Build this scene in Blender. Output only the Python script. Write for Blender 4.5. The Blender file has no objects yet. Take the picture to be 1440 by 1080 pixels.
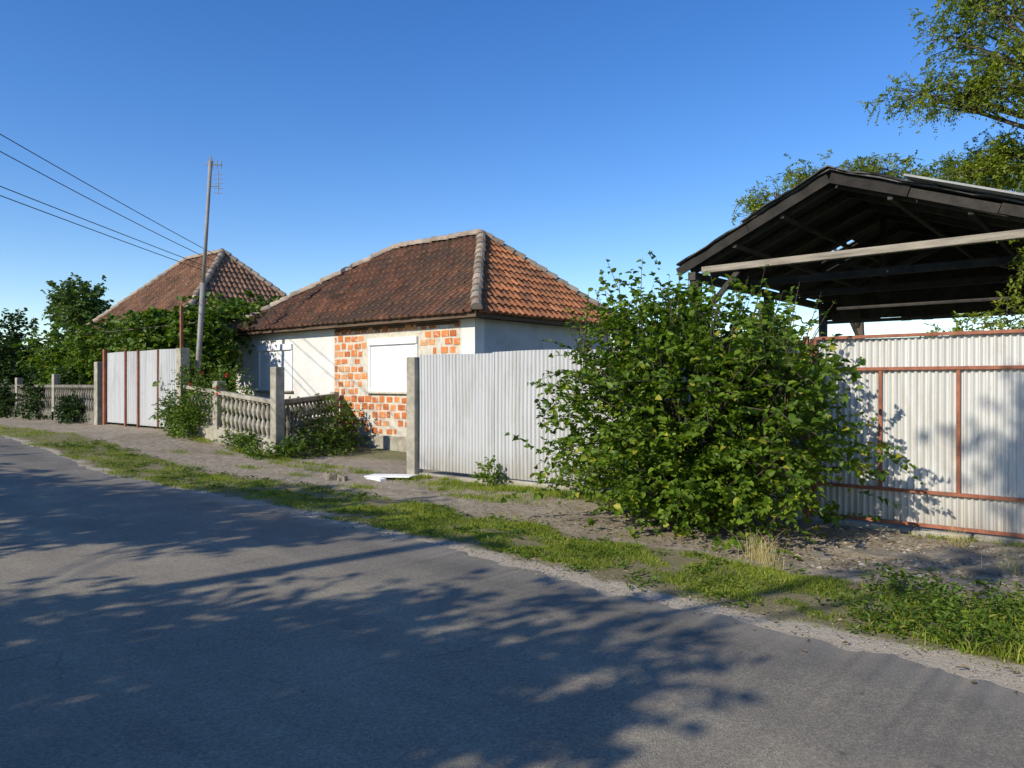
import bpy, math, random
import numpy as np
from mathutils import Vector, noise as mnoise
random.seed(7); rng=np.random.default_rng(7)
scene=bpy.context.scene
# World frame: X runs along the street (fence line is y=0), Y goes away from the road, Z up.

# ------------------------------------------------------------------ materials
def nt(name):
    m=bpy.data.materials.new(name); m.use_nodes=True
    t=m.node_tree; b=t.nodes["Principled BSDF"]; return m,t,b
def N(t,typ,**kw):
    n=t.nodes.new(typ)
    for k,v in kw.items():
        if k in n.inputs: n.inputs[k].default_value=v
        else: setattr(n,k,v)
    return n
def rgba(c): return (c[0],c[1],c[2],1)
def ramp(t,fac,stops):
    r=t.nodes.new('ShaderNodeValToRGB'); e=r.color_ramp.elements
    while len(e)<len(stops): e.new(0.5)
    for i,(p,c) in enumerate(stops):
        e[i].position=p; e[i].color=rgba(c) if len(c)==3 else c
    t.links.new(fac,r.inputs[0]); return r.outputs[0]
def mix(t,fac,a,b,mode='MIX'):
    n=t.nodes.new('ShaderNodeMix'); n.data_type='RGBA'; n.blend_type=mode
    for sock,v in ((n.inputs[0],fac),(n.inputs[6],a),(n.inputs[7],b)):
        if hasattr(v,'is_output'): t.links.new(v,sock)
        elif isinstance(v,(int,float)): sock.default_value=v
        else: sock.default_value=rgba(v)
    return n.outputs[2]
def math_(t,op,a,b=0.0,c=0.0,clamp=False):
    n=t.nodes.new('ShaderNodeMath'); n.operation=op; n.use_clamp=clamp
    for s,v in zip(n.inputs,(a,b,c)):
        if hasattr(v,'is_output'): t.links.new(v,s)
        else: s.default_value=v
    return n.outputs[0]
def nz(t,co,scale,detail=5,rough=.6,dist=0.0):
    n=N(t,'ShaderNodeTexNoise',Scale=scale,Detail=detail,Roughness=rough,Distortion=dist)
    t.links.new(co,n.inputs['Vector']); return n.outputs[0]
def objco(t,scale=None):
    c=t.nodes.new('ShaderNodeTexCoord').outputs['Object']
    if scale:
        mp=t.nodes.new('ShaderNodeMapping'); mp.inputs['Scale'].default_value=scale
        t.links.new(c,mp.inputs[0]); return mp.outputs[0]
    return c
def bump(t,b,h,strength,dist):
    n=N(t,'ShaderNodeBump',Strength=strength,Distance=dist)
    t.links.new(h,n.inputs['Height']); t.links.new(n.outputs[0],b.inputs['Normal'])
def pmat(name,c1,c2,scale=4,rough=.8,bm=.3,bd=.01,stretch=None,dirt=None,dirtamt=.5,island=0.0,metal=0.0):
    m,t,b=nt(name); co=objco(t,stretch)
    f=nz(t,co,scale,8,.65)
    col=ramp(t,f,[(.32,c1),(.68,c2)])
    if dirt:
        g=nz(t,objco(t),scale*.35,6,.7,.6)
        gm=ramp(t,g,[(.5,(0,0,0)),(.72,(dirtamt,)*3)])
        col=mix(t,gm,col,dirt)
    if island:
        geo=t.nodes.new('ShaderNodeNewGeometry')
        v=math_(t,'MULTIPLY_ADD',geo.outputs['Random Per Island'],island,1-island/2)
        hsv=t.nodes.new('ShaderNodeHueSaturation'); t.links.new(v,hsv.inputs['Value']); t.links.new(col,hsv.inputs['Color']); col=hsv.outputs[0]
    t.links.new(col,b.inputs['Base Color']); b.inputs['Roughness'].default_value=rough; b.inputs['Metallic'].default_value=metal
    f2=nz(t,co,scale*6,6,.7)
    bump(t,b,f2,bm,bd)
    return m
def leafmat(name,c1,c2,c3=None,trans=.35,spec=.3):
    m,t,b=nt(name); geo=t.nodes.new('ShaderNodeNewGeometry'); r=geo.outputs['Random Per Island']
    stops=[(0,c1),(.75,c2)]
    if c3: stops+= [(.93,c2),(1.0,c3)]
    col=ramp(t,r,stops)
    big=nz(t,objco(t),1.3,3)
    col=mix(t,1.0,col,ramp(t,big,[(.35,(.65,.70,.65)),(.65,(1.15,1.1,1))]),'MULTIPLY')
    t.links.new(col,b.inputs['Base Color']); b.inputs['Roughness'].default_value=.5
    b.inputs['Specular IOR Level'].default_value=spec
    tr=t.nodes.new('ShaderNodeBsdfTranslucent'); t.links.new(mix(t,1.0,col,(1.3,1.4,.5),'MULTIPLY'),tr.inputs[0])
    ms=t.nodes.new('ShaderNodeMixShader'); ms.inputs[0].default_value=trans
    t.links.new(b.outputs[0],ms.inputs[1]); t.links.new(tr.outputs[0],ms.inputs[2])
    t.links.new(ms.outputs[0],t.nodes['Material Output'].inputs[0])
    return m

M={}
M['concrete']=pmat('weathered_concrete',(.25,.22,.165),(.46,.415,.33),5,.9,.6,.01,dirt=(.11,.10,.065),dirtamt=.8)
M['concrete_dark']=pmat('dark_concrete',(.10,.09,.07),(.24,.215,.17),5,.9,.6,.01,dirt=(.06,.055,.04),dirtamt=.8)  # darker concrete; on the far balustrade this colour stands in for shade
M['plaster']=pmat('white_plaster',(.64,.61,.56),(.76,.735,.68),2,.9,.25,.006,dirt=(.46,.42,.36),dirtamt=.6)
M['plaster_shaded']=pmat('shaded_plaster',(.40,.42,.45),(.52,.53,.55),2,.9,.3,.006,dirt=(.28,.285,.30),dirtamt=.7)  # white plaster of the side wall, its shade painted in as grey-blue
M['mortar']=pmat('lime_mortar',(.52,.46,.36),(.76,.70,.58),9,.95,1.0,.02,dirt=(.38,.29,.21),dirtamt=.6)
def brickmat():
    m,t,b=nt('orange_brick'); co=objco(t); geo=t.nodes.new('ShaderNodeNewGeometry')
    col=ramp(t,geo.outputs['Random Per Island'],[(0,(.46,.12,.03)),(.4,(.60,.185,.05)),(.8,(.70,.25,.072)),(1,(.66,.33,.15))])
    col=mix(t,1.0,col,ramp(t,nz(t,co,9,6,.7),[(.3,(.72,.70,.68)),(.7,(1.12,1.12,1.1))]),'MULTIPLY')
    col=mix(t,ramp(t,nz(t,co,6.5,7,.75,.8),[(.56,(0,0,0)),(.65,(.8,.8,.8))]),col,(.64,.55,.43))
    t.links.new(col,b.inputs['Base Color']); b.inputs['Roughness'].default_value=.9
    bump(t,b,nz(t,co,40,6,.7),.6,.008); return m
M['brick']=brickmat()
M['wood']=pmat('dark_wood',(.07,.042,.025),(.16,.10,.06),6,.85,.6,.01,stretch=(.3,3,3))
M['greywood']=pmat('weathered_wood',(.19,.155,.115),(.42,.36,.28),5,.85,.7,.012,stretch=(.4,4,4),island=.3)
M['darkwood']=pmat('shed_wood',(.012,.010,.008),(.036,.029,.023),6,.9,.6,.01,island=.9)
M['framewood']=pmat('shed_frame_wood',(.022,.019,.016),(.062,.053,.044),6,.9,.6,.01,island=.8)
M['shutter']=pmat('white_shutter',(.82,.815,.80),(.88,.875,.86),3,.5,.05,.002)
M['rust']=pmat('rust_red_paint',(.20,.055,.025),(.38,.135,.07),9,.7,.4,.004,dirt=(.13,.06,.035),dirtamt=.8)
M['felt']=pmat('roof_felt',(.040,.039,.037),(.14,.132,.12),5,.9,.8,.02)
M['eternit']=pmat('fibre_cement',(.26,.25,.23),(.42,.405,.37),4,.9,.5,.01)
M['bark']=pmat('bark',(.05,.04,.03),(.14,.11,.08),8,.9,1.0,.03,stretch=(1,1,.25))
M['galv']=pmat('galvanised_pole',(.20,.185,.17),(.33,.30,.27),4,.6,.1,.003,dirt=(.14,.09,.06),dirtamt=.5)
M['wire']=pmat('black_cable',(.015,.015,.017),(.03,.03,.03),4,.6,.0)
M['stone']=pmat('grey_stones',(.22,.185,.14),(.42,.365,.28),9,.95,.6,.01,island=.6)
M['slab']=pmat('crumbling_concrete',(.20,.165,.12),(.38,.325,.25),7,.95,1.0,.03,dirt=(.14,.105,.065),dirtamt=.9)
M['leaf_bush']=leafmat('leaf_mulberry',(.065,.125,.010),(.160,.245,.020),(.42,.37,.05),.34,.35)
M['leaf_vine']=leafmat('leaf_vine',(.06,.115,.015),(.13,.205,.022),(.28,.26,.05),.3)
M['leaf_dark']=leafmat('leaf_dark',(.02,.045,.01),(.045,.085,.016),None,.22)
M['leaf_acacia']=leafmat('leaf_acacia',(.15,.20,.028),(.27,.32,.042),(.44,.38,.06),.42)
M['leaf_far']=leafmat('leaf_far',(.07,.12,.035),(.12,.18,.05),None,.3)
M['grass']=leafmat('grass_blades',(.16,.215,.022),(.27,.325,.04),(.55,.45,.18),.4,.2)
M['dry']=leafmat('dry_grass',(.42,.34,.16),(.55,.47,.25),None,.3,.2)
M['litter']=leafmat('fallen_leaves',(.17,.12,.07),(.33,.25,.14),(.48,.38,.2),.1,.2)
M['rose']=leafmat('rose_petals',(.55,.02,.02),(.7,.05,.04),None,.2)

def tilemat(name,base,light,dark,grime=.85,lich=.7):
    m,t,b=nt(name); co=objco(t); geo=t.nodes.new('ShaderNodeNewGeometry'); r=geo.outputs['Random Per Island']
    col=ramp(t,r,[(0,dark),(.28,base),(.7,base),(1,light)])
    f=nz(t,co,1.1,6,.75,.4); fm=ramp(t,f,[(.38,(0,0,0)),(.60,(grime,)*3)])
    col=mix(t,fm,col,(.090,.060,.044))
    f2=nz(t,co,18,5,.75); col=mix(t,ramp(t,f2,[(.48,(0,0,0)),(.68,(lich,)*3)]),col,(.15,.125,.09))
    t.links.new(col,b.inputs['Base Color']); b.inputs['Roughness'].default_value=.95; b.inputs['Specular IOR Level'].default_value=.2
    bump(t,b,nz(t,co,45,5,.7),.4,.006); return m
M['tile']=tilemat('clay_tiles',(.205,.085,.048),(.31,.135,.072),(.085,.043,.029))
M['tile_o']=tilemat('clay_tiles_orange',(.40,.145,.058),(.53,.21,.09),(.20,.08,.042),.5,.5)
M['tile2']=tilemat('old_tiles',(.36,.18,.10),(.47,.26,.16),(.19,.10,.065),.6,.65)

def fencemat(name,c1,c2,streak):
    m,t,b=nt(name)
    co=objco(t,(14,14,.25)); f=nz(t,co,1,6,.6)
    col=ramp(t,f,[(.3,c1),(.7,c2)])
    f2=nz(t,objco(t,(3,3,.8)),1.2,7,.7,.5)
    col=mix(t,ramp(t,f2,[(.48,(0,0,0)),(.70,(.7,.7,.7))]),col,streak)
    z=t.nodes.new('ShaderNodeSeparateXYZ'); t.links.new(objco(t),z.inputs[0])
    zz=math_(t,'MULTIPLY_ADD',z.outputs[2],-2.0,1.15,True)
    zz=math_(t,'MULTIPLY',zz,f2)
    col=mix(t,zz,col,(.28,.22,.15))
    fr_=nz(t,objco(t,(9,9,1.4)),1.0,7,.75,.3); col=mix(t,ramp(t,fr_,[(.61,(0,0,0)),(.74,(.55,.55,.55))]),col,(.34,.245,.16))
    t.links.new(col,b.inputs['Base Color']); b.inputs['Roughness'].default_value=.55; b.inputs['Metallic'].default_value=.1
    bump(t,b,nz(t,objco(t),3,4),.15,.02); return m
M['sheet']=fencemat('galvanised_sheet',(.44,.435,.435),(.56,.555,.55),(.37,.355,.33))
M['sheet_c']=fencemat('cream_sheet',(.50,.485,.45),(.65,.63,.585),(.43,.39,.32))

# ------------------------------------------------------------------ mesh helpers
class MB:
    def __init__(s): s.v=[]; s.f=[]; s.m=[]
    def add(s,vs,fs,mi=0):
        o=len(s.v); s.v.extend([tuple(v) for v in vs]); s.f.extend([tuple(i+o for i in f) for f in fs]); s.m.extend([mi]*len(fs))
    def box(s,x0,x1,y0,y1,z0,z1,mi=0):
        v=[(x0,y0,z0),(x1,y0,z0),(x1,y1,z0),(x0,y1,z0),(x0,y0,z1),(x1,y0,z1),(x1,y1,z1),(x0,y1,z1)]
        s.add(v,[(0,3,2,1),(4,5,6,7),(0,1,5,4),(1,2,6,5),(2,3,7,6),(3,0,4,7)],mi)
    def beam(s,p,q,w,h,mi=0,up=(0,0,1)):
        p=Vector(p);q=Vector(q);d=(q-p).normalized();u=Vector(up);r=d.cross(u)
        if r.length<1e-3: r=d.cross(Vector((1,0,0)))
        r.normalize(); u=r.cross(d).normalized()
        v=[]
        for c in (p,q):
            for a,b_ in ((-1,-1),(1,-1),(1,1),(-1,1)): v.append(c+r*(a*w/2)+u*(b_*h/2))
        s.add(v,[(0,1,2,3),(7,6,5,4),(0,4,5,1),(1,5,6,2),(2,6,7,3),(3,7,4,0)],mi)
    def tube(s,pts,rad,seg=8,mi=0):
        pts=[Vector(p) for p in pts]; n=len(pts)
        if not hasattr(rad,'__len__'): rad=[rad]*n
        vs=[]
        for i,p in enumerate(pts):
            d=(pts[min(i+1,n-1)]-pts[max(i-1,0)]).normalized()
            a=d.cross(Vector((0.13,0.2,1)) if abs(d.z)<.95 else Vector((1,0,.1))).normalized(); b_=d.cross(a)
            for k in range(seg):
                t=2*math.pi*k/seg; vs.append(p+(a*math.cos(t)+b_*math.sin(t))*rad[i])
        fs=[]
        for i in range(n-1):
            for k in range(seg):
                k2=(k+1)%seg; fs.append((i*seg+k,i*seg+k2,(i+1)*seg+k2,(i+1)*seg+k))
        fs.append(tuple(range(seg))[::-1]); fs.append(tuple((n-1)*seg+k for k in range(seg)))
        s.add(vs,fs,mi)
    def obj(s,name,mats,parent=None,smooth=False,bevel=0):
        me=bpy.data.meshes.new(name); me.from_pydata(s.v,[],s.f); 
        if not isinstance(mats,(list,tuple)): mats=[mats]
        for m in mats: me.materials.append(m)
        me.polygons.foreach_set('material_index',s.m)
        if smooth: me.polygons.foreach_set('use_smooth',[True]*len(s.f))
        me.update(); o=bpy.data.objects.new(name,me); scene.collection.objects.link(o)
        if parent: o.parent=parent
        if bevel:
            b=o.modifiers.new('b','BEVEL'); b.width=bevel; b.segments=2; b.limit_method='ANGLE'
        return o
def empty(name):
    o=bpy.data.objects.new(name,None); scene.collection.objects.link(o); return o

def sstep(a,b,x):
    u=min(1,max(0,(x-a)/(b-a))); return u*u*(3-2*u)
def gh(s): return 0.42*(1-sstep(-10,-3,s))
def te(s): return -3.55-.1*min(max(s-1,0),8)+ (.05*math.sin(s*1.7)+.035*math.sin(s*4.3+1)+.02*math.sin(s*11))
def gb(s): return -2.05-.1*min(max(s-2,0),6)
def bumpz(s,t):
    if t<-3.4 or t>12: 
        return 0
    k=min(1,(t+3.4)/.6)
    return k*(.035*mnoise.noise(Vector((s*.9,t*.9,0)))+.02*mnoise.noise(Vector((s*3,t*3,5))))
def gz(s,t): return gh(s)+bumpz(s,t)

def np_mesh(name,V,polys_n,loop,mat,parent=None,smooth=False):
    me=bpy.data.meshes.new(name)
    me.vertices.add(len(V)); me.vertices.foreach_set('co',V.astype(np.float32).ravel())
    me.loops.add(len(loop)); me.loops.foreach_set('vertex_index',loop.astype(np.int32))
    np_=len(loop)//polys_n
    me.polygons.add(np_); me.polygons.foreach_set('loop_start',np.arange(0,len(loop),polys_n,dtype=np.int32))
    try: me.polygons.foreach_set('loop_total',np.full(np_,polys_n,dtype=np.int32))
    except Exception: pass
    me.materials.append(mat); me.update(calc_edges=True); me.validate()
    o=bpy.data.objects.new(name,me); scene.collection.objects.link(o)
    if parent: o.parent=parent
    return o
def norm(a): return a/np.maximum(np.linalg.norm(a,axis=1,keepdims=True),1e-6)
def leaves(name,P,D,Nn,L,W,mat,parent=None,fold=.25):
    D=norm(D); S=norm(np.cross(D,Nn)); U=np.cross(S,D)
    L=np.asarray(L).reshape(-1,1)*np.ones((len(P),1)); W=np.asarray(W).reshape(-1,1)*np.ones((len(P),1))
    b=P; tip=P+D*L-U*L*.12
    l1=P+D*L*.28-S*W*.5+U*W*fold; l2=P+D*L*.66-S*W*.38+U*W*fold*.7
    r1=P+D*L*.28+S*W*.5+U*W*fold; r2=P+D*L*.66+S*W*.38+U*W*fold*.7
    V=np.stack([b,l1,l2,tip,r2,r1],1).reshape(-1,3)
    i=np.arange(len(P))[:,None]*6
    F=np.concatenate([i+0,i+3,i+2,i+1,i+0,i+5,i+4,i+3],1).ravel()
    return np_mesh(name,V,4,F,mat,parent)
def rdir(n):
    return norm(rng.normal(size=(n,3)))
def twig_leaves(O,D,length,per,lsize,droop=.25):
    n=len(O); D=norm(D); length=np.asarray(length).reshape(-1,1)*np.ones((n,1))
    t=(np.arange(per)+.5)/per
    t=np.clip(t[None,:]+rng.normal(0,.04,(n,per)),0,1)[:,:,None]
    P=O[:,None,:]+D[:,None,:]*length[:,None,:]*t; P[:,:,2]-= (droop*length*t[:,:,0]**2)
    side=norm(np.cross(D,np.array([0,0,1.0])+rng.normal(0,.3,(n,3))))
    sg=np.where(np.arange(per)%2==0,1,-1)[None,:,None]
    dirs=side[:,None,:]*sg+D[:,None,:]*.7+rng.normal(0,.35,(n,per,3)); dirs[:,:,2]-=.25
    nor=np.array([0,0,1.0])+rng.normal(0,.55,(n,per,3))
    sz=lsize*(.5+.75*rng.random(n*per))
    return P.reshape(-1,3),dirs.reshape(-1,3),nor.reshape(-1,3),sz

# ------------------------------------------------------------------ ground and road
def axis(a,b,step,far):
    c=list(np.arange(a,b+1e-6,step)); lo=[];hi=[];d=step;x=a
    while x>-far: d*=1.5; x-=d; lo.append(x)
    d=step;x=b
    while x<far: d*=1.5; x+=d; hi.append(x)
    return lo[::-1]+c+hi
SX=axis(-30,14,.2,900); TY=axis(-11,8,.16,900)
V=np.array([(s,t,gz(s,t)) for t in TY for s in SX]); nx=len(SX)
idx=[]
for j in range(len(TY)-1):
    a=np.arange(nx-1)+j*nx; idx.append(np.stack([a,a+1,a+1+nx,a+nx],1))
gm,t,b=nt('ground_soil')
co=objco(t); sep=t.nodes.new('ShaderNodeSeparateXYZ'); t.links.new(co,sep.inputs[0])
sx=math_(t,'SUBTRACT',sep.outputs[0],2.0); sx=math_(t,'MINIMUM',math_(t,'MAXIMUM',sx,0.0),6.0)
yy=math_(t,'MULTIPLY_ADD',sx,.1,sep.outputs[1])
n1=nz(t,co,1.6,6,.7); n2=nz(t,co,9,7,.7); n3=nz(t,co,60,4,.7)
yn=math_(t,'MULTIPLY_ADD',n1,.9,yy); yn=math_(t,'SUBTRACT',yn,.45)
dirt=ramp(t,n2,[(.28,(.20,.155,.105)),(.5,(.34,.28,.205)),(.66,(.43,.365,.275)),(.78,(.52,.455,.36))])
dirt=mix(t,ramp(t,n1,[(.48,(0,0,0)),(.68,(.6,.6,.6))]),dirt,mix(t,n3,(.15,.105,.065),(.25,.19,.125)))
grassc=mix(t,n2,(.14,.125,.06),(.30,.25,.14))
sand=mix(t,n3,(.38,.31,.22),(.56,.48,.37))
far_g=mix(t,n2,(.06,.09,.02),(.14,.17,.05))
k1=math_(t,'MULTIPLY',math_(t,'ADD',yn,3.42),8,clamp=True)
k2=math_(t,'MULTIPLY',math_(t,'ADD',yn,2.2),6,clamp=True)
k3=math_(t,'MULTIPLY',math_(t,'ADD',yn,-1.0),1.5,clamp=True)
k4=math_(t,'MULTIPLY',math_(t,'SUBTRACT',-9.5,yn),2,clamp=True)
col=mix(t,k1,sand,grassc); col=mix(t,k2,col,dirt)
col=mix(t,math_(t,'MULTIPLY',k3,.6),col,far_g); col=mix(t,k4,col,far_g)
t.links.new(col,b.inputs['Base Color']); b.inputs['Roughness'].default_value=1; b.inputs['Specular IOR Level'].default_value=.1
bump(t,b,math_(t,'ADD',n2,math_(t,'MULTIPLY',n3,.4)),.9,.035)
np_mesh('ground',V,4,np.concatenate(idx).ravel(),gm)

rm,t,b=nt('asphalt'); co=objco(t)
a1=nz(t,co,220,3,.8); a2=nz(t,co,1.2,6,.65); a3=nz(t,objco(t,(.25,2.2,1)),1,5,.6)
vor=N(t,'ShaderNodeTexVoronoi',Scale=95.0); t.links.new(co,vor.inputs['Vector'])
agg=ramp(t,vor.outputs['Color'],[(.15,(.165,.144,.110)),(.55,(.29,.252,.192)),(.9,(.46,.40,.31))])
col=mix(t,.5,agg,ramp(t,a1,[(.35,(.16,.139,.106)),(.65,(.385,.334,.255))]))
col=mix(t,1.0,col,ramp(t,a2,[(.3,(.80,.80,.82)),(.7,(1.14,1.12,1.07))]),'MULTIPLY')
col=mix(t,1.0,col,ramp(t,a3,[(.3,(.86,.86,.87)),(.7,(1.1,1.09,1.06))]),'MULTIPLY')
st=nz(t,co,9,3,.5); col=mix(t,ramp(t,st,[(.71,(0,0,0)),(.75,(.6,.6,.6))]),col,(.08,.074,.062))
v2=N(t,'ShaderNodeTexVoronoi',Scale=.42,feature='DISTANCE_TO_EDGE')
dn=t.nodes.new('ShaderNodeTexNoise'); dn.inputs['Scale'].default_value=3.0; dn.inputs['Detail'].default_value=6; t.links.new(co,dn.inputs['Vector'])
t.links.new(mix(t,.12,co,dn.outputs['Color'],'LINEAR_LIGHT'),v2.inputs['Vector'])
ck=ramp(t,v2.outputs['Distance'],[(.0,(.6,.6,.6)),(.005,(0,0,0))])
ck=math_(t,'MULTIPLY',ck,ramp(t,nz(t,co,.5,3),[(.54,(0,0,0)),(.62,(1,1,1))]))
col=mix(t,ck,col,(.10,.09,.075))
sep=t.nodes.new('ShaderNodeSeparateXYZ'); t.links.new(co,sep.inputs[0])
sx=math_(t,'MINIMUM',math_(t,'MAXIMUM',math_(t,'SUBTRACT',sep.outputs[0],1.0),0.0),8.0)
yy=math_(t,'MULTIPLY_ADD',sx,.1,sep.outputs[1])
e=math_(t,'MULTIPLY_ADD',a2,.6,yy); e=math_(t,'MULTIPLY',math_(t,'ADD',e,3.66),2.0,clamp=True)
col=mix(t,math_(t,'MULTIPLY',e,.8),col,mix(t,a1,(.35,.285,.20),(.54,.46,.345)))
t.links.new(col,b.inputs['Base Color']); b.inputs['Roughness'].default_value=.9; b.inputs['Specular IOR Level'].default_value=.2
bump(t,b,math_(t,'ADD',a1,vor.outputs['Distance']),.7,.006)
RS=[s for s in SX if abs(s)<400]
fine=[]
for i in range(len(RS)-1):
    fine.append(RS[i])
    if RS[i+1]-RS[i]<.3: fine+= [RS[i]+(RS[i+1]-RS[i])*k/4 for k in (1,2,3)]
fine.append(RS[-1])
V=[];ncol=6
for s in fine:
    e0=te(s)+.07*mnoise.noise(Vector((s*5,0,0)))+.05*mnoise.noise(Vector((s*14,3,0)))
    z=gh(s)+.014
    V.append((s,e0+.02,z-.012)); V.append((s,e0,z))
    for k in range(1,ncol-1): V.append((s,e0+(-10.6-e0)*k/(ncol-2),z))
V=np.array(V); a=[]
for i in range(len(fine)-1):
    j=np.arange(ncol-1)+i*ncol; a.append(np.stack([j,j+1,j+1+ncol,j+ncol],1)[:, ::-1])
np_mesh('road',V,4,np.concatenate(a).ravel(),rm)

# ------------------------------------------------------------------ grass, gravel, litter
def blades(name,S,T,h,w,mat,lean=.5):
    n=len(S); Z=np.array([gz(s,t) for s,t in zip(S,T)])-.005
    P=np.stack([S,T,Z],1); ang=rng.random(n)*2*math.pi
    side=np.stack([np.cos(ang),np.sin(ang),np.zeros(n)],1)
    ln=rng.normal(0,lean,(n,2)); H=h[:,None]
    mid=P+np.stack([ln[:,0]*.35,ln[:,1]*.35,np.full(n,.6)],1)*H
    tip=P+np.stack([ln[:,0],ln[:,1],np.full(n,.95)],1)*H
    W=w[:,None] if hasattr(w,'__len__') else w
    V=np.stack([P-side*W/2,P+side*W/2,mid+side*W*.4,tip,mid-side*W*.4],1).reshape(-1,3)
    i=np.arange(n)[:,None]*5
    F=np.concatenate([i,i+1,i+2, i,i+2,i+4, i+4,i+2,i+3],1).ravel()
    return np_mesh(name,V,3,F,mat)
S=[];T=[];H=[]
def dens(s,t):
    return mnoise.noise(Vector((s*1.3,t*2.2,1)))+.5*mnoise.noise(Vector((s*4,t*4,2)))
for (s0,s1,cnt) in ((-26,-8,24000),(-8,2,38000),(2,11,72000)):
    for _ in range(cnt):
        s=random.uniform(s0,s1); off=.08+.40*sstep(0,8,s)
        lo=te(s)-.02+off; hi=gb(s)-.02
        t=random.uniform(lo-.2,hi+.3)
        d=dens(s,t); edge=min((t-lo)/.3,(hi-t)/.35)
        if edge<0: 
            if random.random()>.14 or d<0.1: continue
        elif d+random.uniform(-.14,.14)<.0-min(edge,1.2)*.22: continue
        S.append(s);T.append(t);H.append(random.uniform(.015,.042)*(1+1.0*max(0,d))*(1.0 if edge>0 else .6))
for _ in range(60):
    cs=random.uniform(-8,10); ct=random.choice([random.uniform(-2,-.3),-.15+random.uniform(-.1,.05)])
    if cs>4.3 and random.random()<.7: continue
    for _ in range(random.randint(60,260)):
        S.append(random.gauss(cs,.2));T.append(min(random.gauss(ct,.09),-.05));H.append(random.uniform(.03,.08))
for _ in range(6000):
    s=random.uniform(.3,4.4); t=-.12-abs(random.gauss(0,.32))
    if dens(s*1.5,t)<-.1: continue
    S.append(s);T.append(t);H.append(random.uniform(.03,.10))
blades('grass_verge',np.array(S),np.array(T),np.array(H),.006+rng.random(len(S))*.004,M['grass'],.6)
S=[];T=[];H=[]
for _ in range(7500):
    s=random.gauss(9.9,.75); t=random.uniform(-3.9,-2.6)
    if s<7.9 or dens(s*2,t*2)<.0: continue
    S.append(s);T.append(t);H.append(random.uniform(.05,.17)*sstep(7.9,9.6,s)+.03)
blades('tall_grass',np.array(S),np.array(T),np.array(H),.008,M['grass'],.45)
S=[];T=[];H=[]
for (cs,ct,n) in ((7.15,-2.35,110),(7.3,-2.5,60),(9.0,-1.6,70),(8.4,-.5,40)):
    for _ in range(n): S.append(random.gauss(cs,.07));T.append(random.gauss(ct,.05));H.append(random.uniform(.12,.33))
blades('dry_grass_tuft',np.array(S),np.array(T),np.array(H),.004,M['dry'],.32)
P=[]
for _ in range(120):
    cs=random.uniform(8.2,11); ct=random.uniform(-3.8,-2.5)
    for _ in range(34): 
        hh=random.random()*.17
        P.append((random.gauss(cs,.06),random.gauss(ct,.06),gz(cs,ct)+hh))
for _ in range(260):
    cs=random.uniform(-8,9); ct=random.uniform(te(cs)+.3,gb(cs))
    for _ in range(14): P.append((random.gauss(cs,.05),random.gauss(ct,.05),gz(cs,ct)+random.random()*.04))
P=np.array(P); D=rdir(len(P)); D[:,2]=abs(D[:,2])*.4
leaves('broadleaf_weeds',P,D,np.array([0,0,1.])+rng.normal(0,.3,(len(P),3)),.035+.03*rng.random(len(P)),.020,M['leaf_vine'])
P=[]
for _ in range(2600):
    s=random.gauss(6.4,1.8); t=random.uniform(-2.4,-.1)
    if s>11: continue
    P.append((s,t,gz(s,t)+.012))
for _ in range(500):
    s=random.uniform(-8,11); t=te(s)+random.gauss(.2,.2)
    P.append((s,t,gh(s)+.024+ (bumpz(s,t))))
P=np.array(P); D=rdir(len(P)); D[:,2]*=.15
leaves('leaf_litter',P,D,np.array([0,0,1.])+rng.normal(0,.35,(len(P),3)),.02+.03*rng.random(len(P)),.018,M['litter'])
def stones(name,items,mat,parent=None):
    mb=MB()
    base=[(1,0,0),(-1,0,0),(0,1,0),(0,-1,0),(0,0,1),(0,0,-1)]
    fs=[(0,2,4),(2,1,4),(1,3,4),(3,0,4),(2,0,5),(1,2,5),(3,1,5),(0,3,5)]
    for (x,y,z,r) in items:
        a=random.random()*6.28; ca,sa=math.cos(a),math.sin(a); kx,ky,kz=[random.uniform(.6,1.3) for _ in range(3)]
        vs=[]
        for p in base:
            j=[c+random.uniform(-.25,.25) for c in p]
            X,Y,Zz=j[0]*r*kx,j[1]*r*ky,j[2]*r*kz*.6
            vs.append((x+X*ca-Y*sa,y+X*sa+Y*ca,z+Zz))
        mb.add(vs,fs)
    return mb.obj(name,mat,parent)
it=[]
for _ in range(3200):
    s=random.uniform(-9,10.5); t=random.uniform(gb(s)-.1,-.1)
    if mnoise.noise(Vector((s*.8,t*1.2,7)))<0: continue
    it.append((s,t,gz(s,t)+.002,abs(random.gauss(.006,.005))+.003))
for _ in range(2600):
    s=random.uniform(-6,11); t=te(s)+abs(random.gauss(.0,.22))+.02
    it.append((s,t,gh(s)+bumpz(s,t)+.006,random.uniform(.003,.010)))
for _ in range(600):
    s=random.gauss(8.4,.8); t=random.gauss(-1.3,.45)
    it.append((s,min(t,-.1),gz(s,t)+.004,abs(random.gauss(.010,.013))+.006))
stones('gravel',it,M['stone'])
def slab(mb,cx,cy,r,h,nv=9,mi=0,tilt=(0,0)):
    vs=[];z=gz(cx,cy)
    an=sorted(random.uniform(0,6.283) for _ in range(nv))
    rr=[r*random.uniform(.6,1.1) for _ in an]
    for zz,sc in ((z-.06,1),(z+h*.6,1),(z+h,.9)):
        for a,q in zip(an,rr):
            x,y=q*sc*math.cos(a),q*sc*.7*math.sin(a); vs.append((cx+x,cy+y,zz+x*tilt[0]+y*tilt[1]))
    fs=[tuple(range(2*nv,3*nv))]
    for l in (0,1):
        for k in range(nv): fs.append((l*nv+k,l*nv+(k+1)%nv,(l+1)*nv+(k+1)%nv,(l+1)*nv+k))
    mb.add(vs,fs,mi)
mb=MB()
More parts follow.
